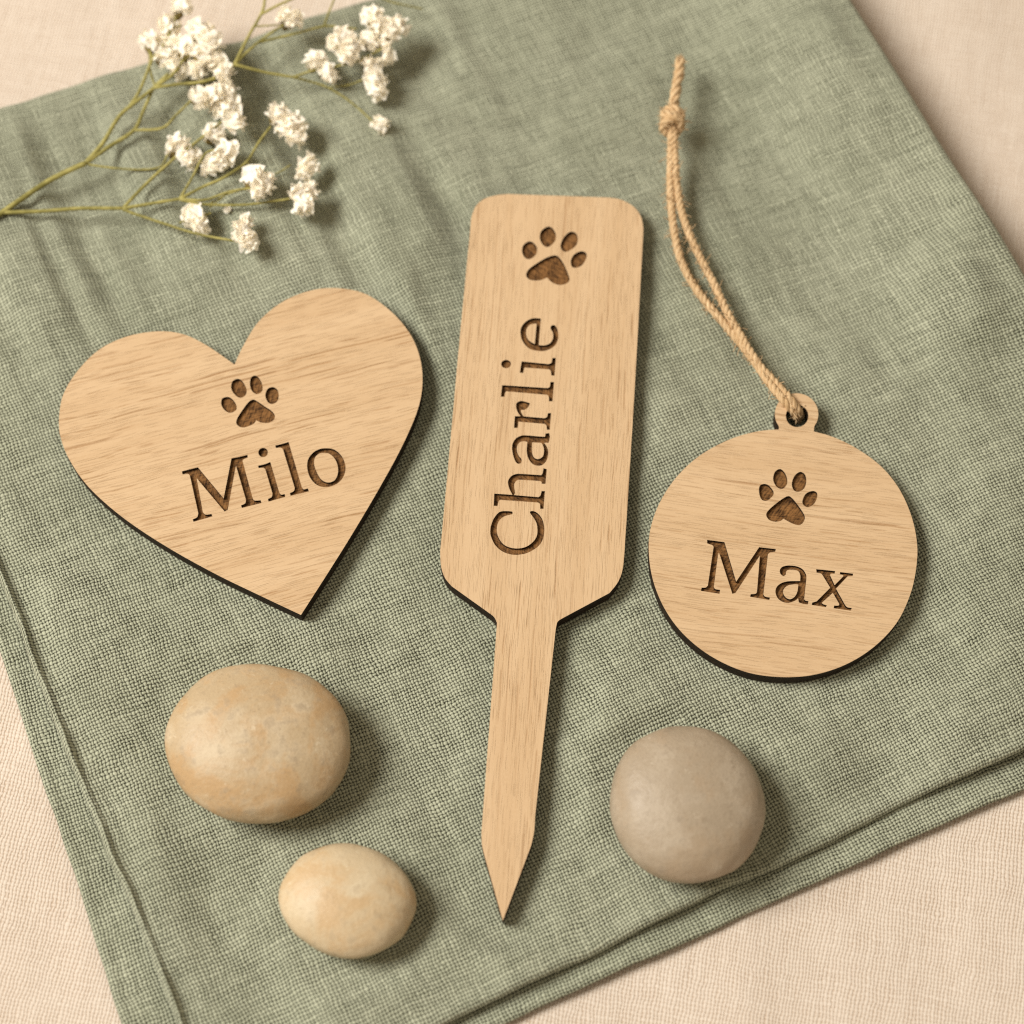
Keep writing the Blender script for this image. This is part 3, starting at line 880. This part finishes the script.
# ------------------------------------------------------------------ jute cord
def build_cord():
    o = (620, 30, 2.4375)
    def q(x, y, h): return np.array(P(o[0] + x / o[2], o[1] + y / o[2], h))
    root = empty("jute_cord", P(671, 122, 2))
    tag(root, "tan twisted jute cord with knot threaded through the round tag", "cord")
    A = [q(126, 235, 30), q(124, 300, 27), q(123, 390, 21), q(130, 478, 15), q(148, 560, 11), q(186, 632, 10), (q(240, 700, 10)), q(288, 757, 11), q(328, 810, 13), q(365, 862, 19),
         q(398, 902, 23), q(422, 930, 16), q(431, 946, 6), q(434, 950, -1)]
    B = [q(132, 235, 30), q(134, 320, 26), q(143, 410, 20), q(166, 490, 15), q(198, 560, 12), q(232, 625, 12), q(262, 690, 13), q(297, 750, 14), q(338, 815, 16), q(386, 868, 18),
         q(414, 900, 23), q(434, 926, 16), q(440, 938, 6), q(442, 941, -1)]
    for path, ph, pl in ((A, 0.3, 1), (B, 1.9, 2)):
        tb = Tubes()
        twisted(tb, spline(path, 14), 2.4, 2.0, 21, 3, ph, 190)
        tb.build("strand", M_CORD, root)
    # the cut end above the knot: both strands laid side by side
    tb = Tubes()
    T = [q(127, 222, 30), q(131, 180, 31), (q(138, 135, 32)), q(145, 95, 34), q(146, 72, 35)]
    ax0 = T[-1] - T[-2]; ax0 = ax0 / np.linalg.norm(ax0)
    T2 = [p + np.array((1.6, 0.4, -1.6)) * PX for p in T]
    twisted(tb, spline(T, 10), 2.7, 2.9, 34, 3, 0.5, 14)
    twisted(tb, spline(T2, 10), 2.4, 2.4, 34, 2, 2.4, 6)
    tip = T[-1]
    for k in range(26):
        a = random.uniform(0, 6.28); q0 = tip + np.array((math.cos(a) * 2.6, math.sin(a) * 1.4, math.sin(a) * 2.2)) * PX - ax0 * 3 * PX
        dr = ax0 + np.array((random.uniform(-.5, .5), random.uniform(-.3, .3), random.uniform(-.5, .5)))
        tb.add(spline([q0, q0 + dr * 3 * PX, q0 + dr * random.uniform(4, 7.5) * PX + np.array((random.uniform(-1, 1), 0, random.uniform(-1, 1))) * PX], 4), np.linspace(0.75, 0.3, 9) * PX, 4)
    tb.build("cut_end", M_CORD, root)
    # overhand knot
    c = q(126, 222, 30)
    ax = (T[2] - T[0]); ax /= np.linalg.norm(ax)
    e1 = np.cross(ax, (0, 0, 1.0)); e1 /= np.linalg.norm(e1)
    e2 = np.cross(e1, ax)
    tt = np.linspace(0, 6.4 * math.pi, 200)
    la = 0.80 * np.sin(0.40 * tt + 0.6) + 0.22 * np.sin(1.0 * tt)
    rr = 9.8 * np.sqrt(np.clip(1 - (0.80 * la) ** 2, 0.1, 1)) * (1 + 0.10 * np.sin(0.7 * tt))
    path = c + (e1 * (rr * np.cos(tt))[:, None] + e2 * (rr * np.sin(tt))[:, None] + ax * (11.0 * la)[:, None]) * PX
    tb = Tubes()
    twisted(tb, path, 2.7, 2.5, 24, 3, 0.9, 90)
    tb.build("knot", M_CORD, root)


build_cord()

# ------------------------------------------------------------------ pebbles


def stone(label, cx, cy, a, b, c, rot, mat, seed, flat=0.0):
    ctr = P(cx, cy, c - 2.0)
    nu, nv = 96, 60
    verts, faces = [], []
    for i in range(nv + 1):
        th = math.pi * i / nv
        for j in range(nu):
            ph = 2 * math.pi * j / nu
            d = Vector((math.sin(th) * math.cos(ph), math.sin(th) * math.sin(ph), math.cos(th)))
            # superellipsoid-like softening plus irregular swells
            w = 1.0 + 0.034 * mnoise.noise(d * 1.1 + Vector((seed, 0, 0))) + 0.022 * mnoise.noise(d * 2.6 + Vector((0, seed, 0))) + 0.004 * mnoise.noise(d * 9 + Vector((0, 0, seed)))
            zz = d.z
            zf = math.copysign(abs(zz) ** (1.0 - flat), zz) if zz else 0
            p = Vector((d.x * a * w, d.y * b * w, zf * c * (0.98 + 0.02 * w))) * PX
            x = p.x * math.cos(rot) - p.y * math.sin(rot); y = p.x * math.sin(rot) + p.y * math.cos(rot)
            verts.append((ctr.x + x, ctr.y + y, ctr.z + p.z))
    for i in range(nv):
        for j in range(nu):
            j2 = (j + 1) % nu
            faces.append((i * nu + j, (i + 1) * nu + j, (i + 1) * nu + j2, i * nu + j2))
    o = mesh_obj("pebble", verts, faces, mat, smooth=True, loc=(ctr.x, ctr.y, 0))
    tag(o, label, "pebble", "smooth pebbles lying on the napkin")


M_S1 = stone_material("pebble_tan", (0.50, 0.38, 0.235), (0.50, 0.315, 0.15), (0.66, 0.55, 0.39), (0.29, 0.21, 0.13), 1.0, 0.7)
M_S2 = stone_material("pebble_cream", (0.60, 0.48, 0.315), (0.56, 0.37, 0.185), (0.70, 0.60, 0.43), (0.40, 0.29, 0.17), 4.0, 0.65)
M_S3 = stone_material("pebble_taupe", (0.385, 0.31, 0.225), (0.39, 0.285, 0.185), (0.52, 0.44, 0.34), (0.25, 0.19, 0.13), 7.0, 0.5)
stone("large tan mottled pebble below the heart, biggest of the three pebbles", 258.3, 743, 87.5, 77, 37, math.radians(-8), M_S1, 1.3, 0.12)
stone("small cream pebble at the bottom, smallest of the three pebbles", 347, 900.5, 63.5, 52, 29, math.radians(-14), M_S2, 5.1, 0.16)
stone("round grey brown pebble below the round tag, right of the stake", 687.0, 803.5, 71.8, 75.5, 38, 0.3, M_S3, 9.4, 0.12)

# ------------------------------------------------------------------ baby's breath
OF = 2.438


def fpt(x, y, h): return np.array(P(x / OF, y / OF, h * 1.15))


def make_blossom_mesh(seed, n_petal=16):
    r = np.random.default_rng(seed)
    V, F = [], []
    for k in range(n_petal):
        z = 1 - 2 * (k + 0.5) / n_petal * 0.90
        ph = k * 2.39996 + r.normal(0, 0.35)
        z = np.clip(z + r.normal(0, 0.10), -0.9, 1)
        s = math.sqrt(max(0, 1 - z * z))
        d = np.array((s * math.cos(ph), s * math.sin(ph), z)) * np.array((1, 1, 0.85))
        a = np.cross(d, r.normal(size=3)); a /= np.linalg.norm(a)
        e = np.cross(a, d)
        L = r.uniform(0.62, 1.05)
        W = r.uniform(0.85, 1.30)
        curl = r.uniform(0.15, 0.75)
        cup = r.uniform(-0.45, 0.25)
        base = len(V)
        nl, nw = 7, 7
        f1, f2 = r.uniform(3, 6), r.uniform(0, 6)
        for i in range(nl):
            t = i / (nl - 1)
            wid = W * (0.30 + 0.70 * math.sin(min(t * 1.15, 1.0) * math.pi / 2)) * (1 if t < 0.8 else 1 - (t - 0.8) * 1.3)
            for j in range(nw):
                x = (j / (nw - 1) - 0.5) * 2
                notch = 0.10 * (1 - abs(x)) * (t ** 6) + 0.12 * (x * x) * t ** 3
                ruff = 0.085 * t * t * math.sin(f1 * x + f2) + 0.02 * t * math.sin(1.8 * f1 * x + 3 * f2)
                p = d * ((0.18 + t * (L - 0.18)) - notch - curl * 0.30 * t * t) + e * (curl * 0.55 * t * t + ruff) + a * (x * wid * 0.62) + d * (cup * x * x * t * 0.35)
                V.append(p)
        for i in range(nl - 1):
            for j in range(nw - 1):
                q = base + i * nw + j
                F.append((q, q + 1, q + nw + 1, q + nw))
    nb = len(V)                       # packed heart of the bloom
    for i in range(9):
        th = math.pi * i / 8
        for j in range(12):
            ph = 2 * math.pi * j / 12
            w = 0.50 * (1 + 0.18 * math.sin(3 * ph + 4 * th + seed))
            V.append(np.array((math.sin(th) * math.cos(ph), math.sin(th) * math.sin(ph), math.cos(th))) * w)
    for i in range(8):
        for j in range(12):
            F.append((nb + i * 12 + j, nb + (i + 1) * 12 + j, nb + (i + 1) * 12 + (j + 1) % 12, nb + i * 12 + (j + 1) % 12))
    me = bpy.data.meshes.new("blossom")
    me.from_pydata([tuple(v) for v in V], [], F)
    me.polygons.foreach_set("use_smooth", np.ones(len(F), dtype=bool))
    me.materials.append(M_PETAL)
    return me


def make_calyx_mesh():
    V, F = [], []
    rings = [(-1.02, 0.10), (-0.90, 0.22), (-0.70, 0.32), (-0.45, 0.36), (-0.25, 0.30)]
    n = 10
    for z, rr in rings:
        for k in range(n):
            w = rr * (1 + (0.2 if (k % 2 and z > -0.5) else 0))
            V.append((w * math.cos(2 * math.pi * k / n), w * math.sin(2 * math.pi * k / n), z + (0.12 if (k % 2 and z > -0.3) else 0)))
    for i in range(len(rings) - 1):
        for k in range(n):
            F.append((i * n + k, i * n + (k + 1) % n, (i + 1) * n + (k + 1) % n, (i + 1) * n + k))
    F.append(tuple(range(n))[::-1])
    me = bpy.data.meshes.new("calyx")
    me.from_pydata(V, [], F)
    me.polygons.foreach_set("use_smooth", np.ones(len(F), dtype=bool))
    me.materials.append(M_CALYX)
    return me


def build_flowers():
    root = empty("flower_sprig", P(100, 190, 2))
    tag(root, "sprig of tiny white double flowers on thin olive stems at upper left", "flower sprig")
    rl = np.array(root.location)
    tb = Tubes()

    def br(pts, r0, r1, n=8):
        pth = spline([fpt(*p) for p in pts], n)
        wob = np.array([[mnoise.noise((i * 0.23, pts[0][0], k)) for k in range(3)] for i in range(len(pth))]) * 0.28 * PX
        wob[0] = 0; wob[-1] = 0
        tb.add(pth + wob, np.linspace(r0, r1, len(pth)) * 1.28 * PX, 8)
    # stems: x, y in the enlarged view, height in px
    br([(-60, 552, 15), (5, 518, 15), (60, 480, 15), (130, 435, 15), (208, 398, 17)], 2.3, 2.3)
    br([(208, 398, 15), (250, 350, 19), (290, 285, 23), (330, 250, 26), (376, 214, 30), (425, 178, 34), (447, 146, 36), (475, 128, 38)], 2.0, 1.0)
    br([(318, 256, 25), (340, 222, 28), (372, 145, 33), (396, 112, 37), (418, 70, 42), (430, 40, 44)], 1.5, 0.9)
    br([(372, 145, 33), (366, 128, 34), (362, 112, 34)], 1.2, 0.8)
    br([(418, 70, 42), (430, 66, 42), (445, 62, 42)], 0.8, 0.5)
    br([(378, 212, 30), (366, 170, 30), (364, 130, 31)], 0.9, 0.7)
    br([(208, 398, 15), (270, 355, 17), (326, 318, 19), (350, 270, 22), (375, 215, 27), (410, 180, 33)], 1.8, 1.3)
    br([(326, 318, 19), (395, 312, 22), (430, 280, 27), (468, 243, 32)], 1.2, 0.9)
    br([(376, 214, 30), (430, 206, 32), (490, 200, 34), (532, 186, 36), (572, 157, 36)], 1.4, 1.2)
    br([(208, 400, 15), (300, 412, 12), (385, 409, 13), (410, 375, 20)], 0.9, 0.8)
    br([(-60, 523, 15), (5, 518, 15), (100, 515, 14), (200, 508, 13), (300, 508, 13)], 1.7, 1.6)
    br([(300, 508, 13), (350, 455, 17), (420, 390, 21), (480, 345, 26), (550, 290, 32), (572, 275, 34)], 1.5, 0.9)
    br([(300, 508, 13), (365, 497, 15), (438, 485, 17)], 1.5, 1.3)
    br([(438, 485, 17), (470, 430, 22), (500, 375, 27), (536, 364, 30)], 1.1, 0.8)
    br([(438, 485, 17), (490, 458, 19), (545, 433, 21), (600, 395, 24), (632, 345, 28), (660, 308, 31)], 1.3, 1.0)
    br([(438, 485, 17), (500, 487, 20), (560, 467, 25), (622, 457, 29)], 1.2, 0.9)
    br([(438, 486, 17), (500, 498, 16), (600, 499, 18), (710, 484, 22)], 1.3, 0.9)
    br([(510, 498, 17), (545, 478, 17), (592, 462, 18)], 0.7, 0.5)
    br([(560, 467, 25), (520, 500, 14), (510, 505, 14)], 0.6, 0.5)
    br([(300, 510, 13), (330, 522, 12), (400, 545, 12), (480, 570, 15), (575, 588, 19)], 1.3, 1.0)
    br([(438, 543, 12), (480, 530, 14), (515, 519, 16)], 0.8, 0.6)
    br([(655, 430, 14), (680, 420, 14), (708, 402, 15)], 0.6, 0.5)
    br([(600, 395, 24), (640, 425, 15), (660, 430, 14)], 0.6, 0.5)
    # far branch
    br([(572, 157, 36), (600, 100, 40), (636, 35, 44), (646, 0, 46), (650, -40, 48)], 1.4, 1.1)
    br([(636, 35, 44), (680, 12, 46), (730, -10, 48)], 1.2, 1.0)
    br([(622, 64, 42), (650, 63, 42), (682, 60, 42)], 0.8, 0.6)
    br([(572, 157, 36), (610, 120, 36), (650, 88, 38), (692, 60, 42)], 1.2, 0.9)
    br([(632, 102, 36), (645, 100, 36), (720, 82, 34), (790, 64, 34), (830, 66, 34), (870, 70, 34)], 1.2, 0.8)
    br([(790, 64, 34), (800, 35, 36), (822, -20, 38)], 1.0, 0.8)
    br([(572, 157, 36), (640, 175, 30), (715, 188, 26)], 1.3, 1.1)
    br([(715, 188, 26), (770, 170, 25), (830, 160, 24), (890, 140, 25), (955, 105, 27)], 1.0, 0.8)
    br([(715, 188, 26), (760, 200, 18), (800, 214, 13), (850, 245, 9), (908, 295, 9)], 1.0, 0.7)
    br([(800, 214, 13), (850, 207, 14), (890, 192, 17)], 0.7, 0.6)
    tb.build("stem", M_STEM, root)

    meshes = [make_blossom_mesh(s) for s in (11, 12, 13, 14, 15)]
    calyx = make_calyx_mesh()
    # x, y, radius (enlarged view), height, facing: where the stem comes from (x, y)
    B = [(440, 15, 33, 46, 425, 60), (366, 100, 31, 36, 372, 140), (412, 62, 27, 40, 400, 100), (420, 100, 30, 34, 400, 120), (405, 140, 34, 30, 380, 150), (436, 170, 32, 28, 420, 180),
         (488, 75, 38, 42, 470, 125), (455, 118, 34, 37, 440, 150), (512, 100, 36, 40, 480, 130), (500, 135, 38, 41, 470, 140), (525, 150, 32, 36, 490, 150), (482, 168, 30, 32, 450, 170),
         (548, 180, 28, 38, 530, 190), (487, 240, 30, 36, 465, 245), (522, 228, 26, 38, 500, 220), (552, 225, 36, 30, 530, 200), (560, 262, 34, 28, 545, 240), (530, 262, 26, 24, 510, 250), (574, 295, 28, 35, 555, 288),
         (432, 355, 36, 22, 410, 380), (462, 385, 34, 18, 430, 385), (522, 328, 32, 24, 500, 350), (548, 368, 34, 31, 525, 366), (520, 398, 26, 18, 500, 390), (500, 418, 16, 14, 490, 410), (535, 395, 24, 24, 520, 380),
         (678, 278, 32, 33, 660, 308), (716, 300, 34, 31, 680, 300), (722, 330, 32, 26, 690, 320), (690, 315, 24, 28, 670, 310),
         (622, 435, 36, 30, 600, 455), (648, 445, 30, 28, 620, 455), (632, 468, 24, 29, 615, 460),
         (752, 402, 30, 22, 720, 410), (740, 425, 26, 20, 715, 420), (728, 468, 30, 26, 705, 480), (756, 465, 26, 24, 730, 480), (736, 500, 30, 24, 712, 488),
         (474, 528, 32, 12, 500, 524), (490, 550, 28, 11, 500, 530), (455, 525, 18, 10, 480, 528),
         (592, 562, 32, 24, 572, 586), (600, 540, 20, 25, 585, 560), (606, 590, 27, 22, 580, 588), (582, 580, 20, 22, 572, 588), (556, 512, 11, 8, 540, 505),
         (702, 42, 32, 44, 690, 62), (718, 48, 26, 44, 700, 60), (770, 150, 31, 27, 750, 175), (800, 180, 30, 25, 770, 175), (835, 95, 38, 36, 830, 130), (858, 115, 34, 34, 840, 130), (848, 138, 28, 33, 840, 150), (815, 105, 22, 32, 830, 120),
         (908, 40, 32, 38, 895, 80), (925, 62, 32, 36, 900, 90), (950, 78, 32, 35, 940, 110), (972, 65, 28, 34, 950, 100), (905, 98, 30, 27, 890, 120), (940, 105, 22, 28, 930, 118),
         (905, 160, 32, 22, 890, 190), (915, 195, 34, 20, 892, 195), (918, 225, 26, 17, 895, 200), (945, 140, 22, 22, 930, 120), (926, 305, 28, 11, 908, 296)]
    for k, (x, y, r, h, sx, sy) in enumerate(B):
        c = fpt(x, y, h)
        s0 = fpt(sx, sy, h - 8)
        z = Vector(c - s0); z.normalize()
        z = (z + Vector((random.uniform(-.15, .15), random.uniform(-.15, .15), 0.45))).normalized()
        q = z.to_track_quat("Z", "Y")
        o = bpy.data.objects.new("blossom", meshes[k % len(meshes)])
        COL.objects.link(o)
        o.parent = root
        o.location = Vector(c - rl)
        o.rotation_mode = "QUATERNION"
        o.rotation_quaternion = q @ Matrix.Rotation(random.uniform(0, 6.28), 4, "Z").to_quaternion()
        s = r / OF * PX * 1.28
        o.scale = (s, s * random.uniform(0.9, 1.1), s * random.uniform(0.85, 1.05))
        e = bpy.data.objects.new("calyx", calyx)
        COL.objects.link(e)
        e.parent = o
    # a second thin stem that only just enters at the top edge
    tb = Tubes()
    pth = spline([fpt(850, -60, 30), fpt(900, -20, 28), fpt(945, 2, 24), fpt(985, 12, 20), fpt(1030, 22, 14)], 8)
    tb.add(pth, np.linspace(1.1, 0.8, len(pth)) * PX, 8)
    o = tb.build("loose_stem", M_STEM)
    tag(o, "short bare green stem crossing the top edge right of the flowers", "stem")


build_flowers()

# ------------------------------------------------------------------ light
world = bpy.data.worlds.new("World")
scene.world = world
world.use_nodes = True
bg = world.node_tree.nodes["Background"]
bg.inputs[0].default_value = (1.0, 0.82, 0.60, 1)
bg.inputs[1].default_value = 0.37


def area(name, loc, target, size, energy, color):
    d = bpy.data.lights.new(name, "AREA")
    d.shape = "DISK"; d.size = size; d.energy = energy; d.color = color
    o = bpy.data.objects.new(name, d)
    COL.objects.link(o)
    o.location = loc
    o.rotation_euler = (Vector(target) - Vector(loc)).to_track_quat("-Z", "Y").to_euler()
    return o


L = Vector((-1.0, 0.12, 1.22)).normalized() * 2.2
area("window_light", L, (0, 0, 0), 1.0, 60.0, (1.0, 0.955, 0.87))

scene.view_settings.view_transform = "Standard"
scene.view_settings.look = "None"
scene.view_settings.exposure = 0
scene.view_settings.gamma = 1
scene.render.engine = "CYCLES"
scene.cycles.use_denoising = False
scene.cycles.max_bounces = 10
scene.cycles.filter_width = 1.2
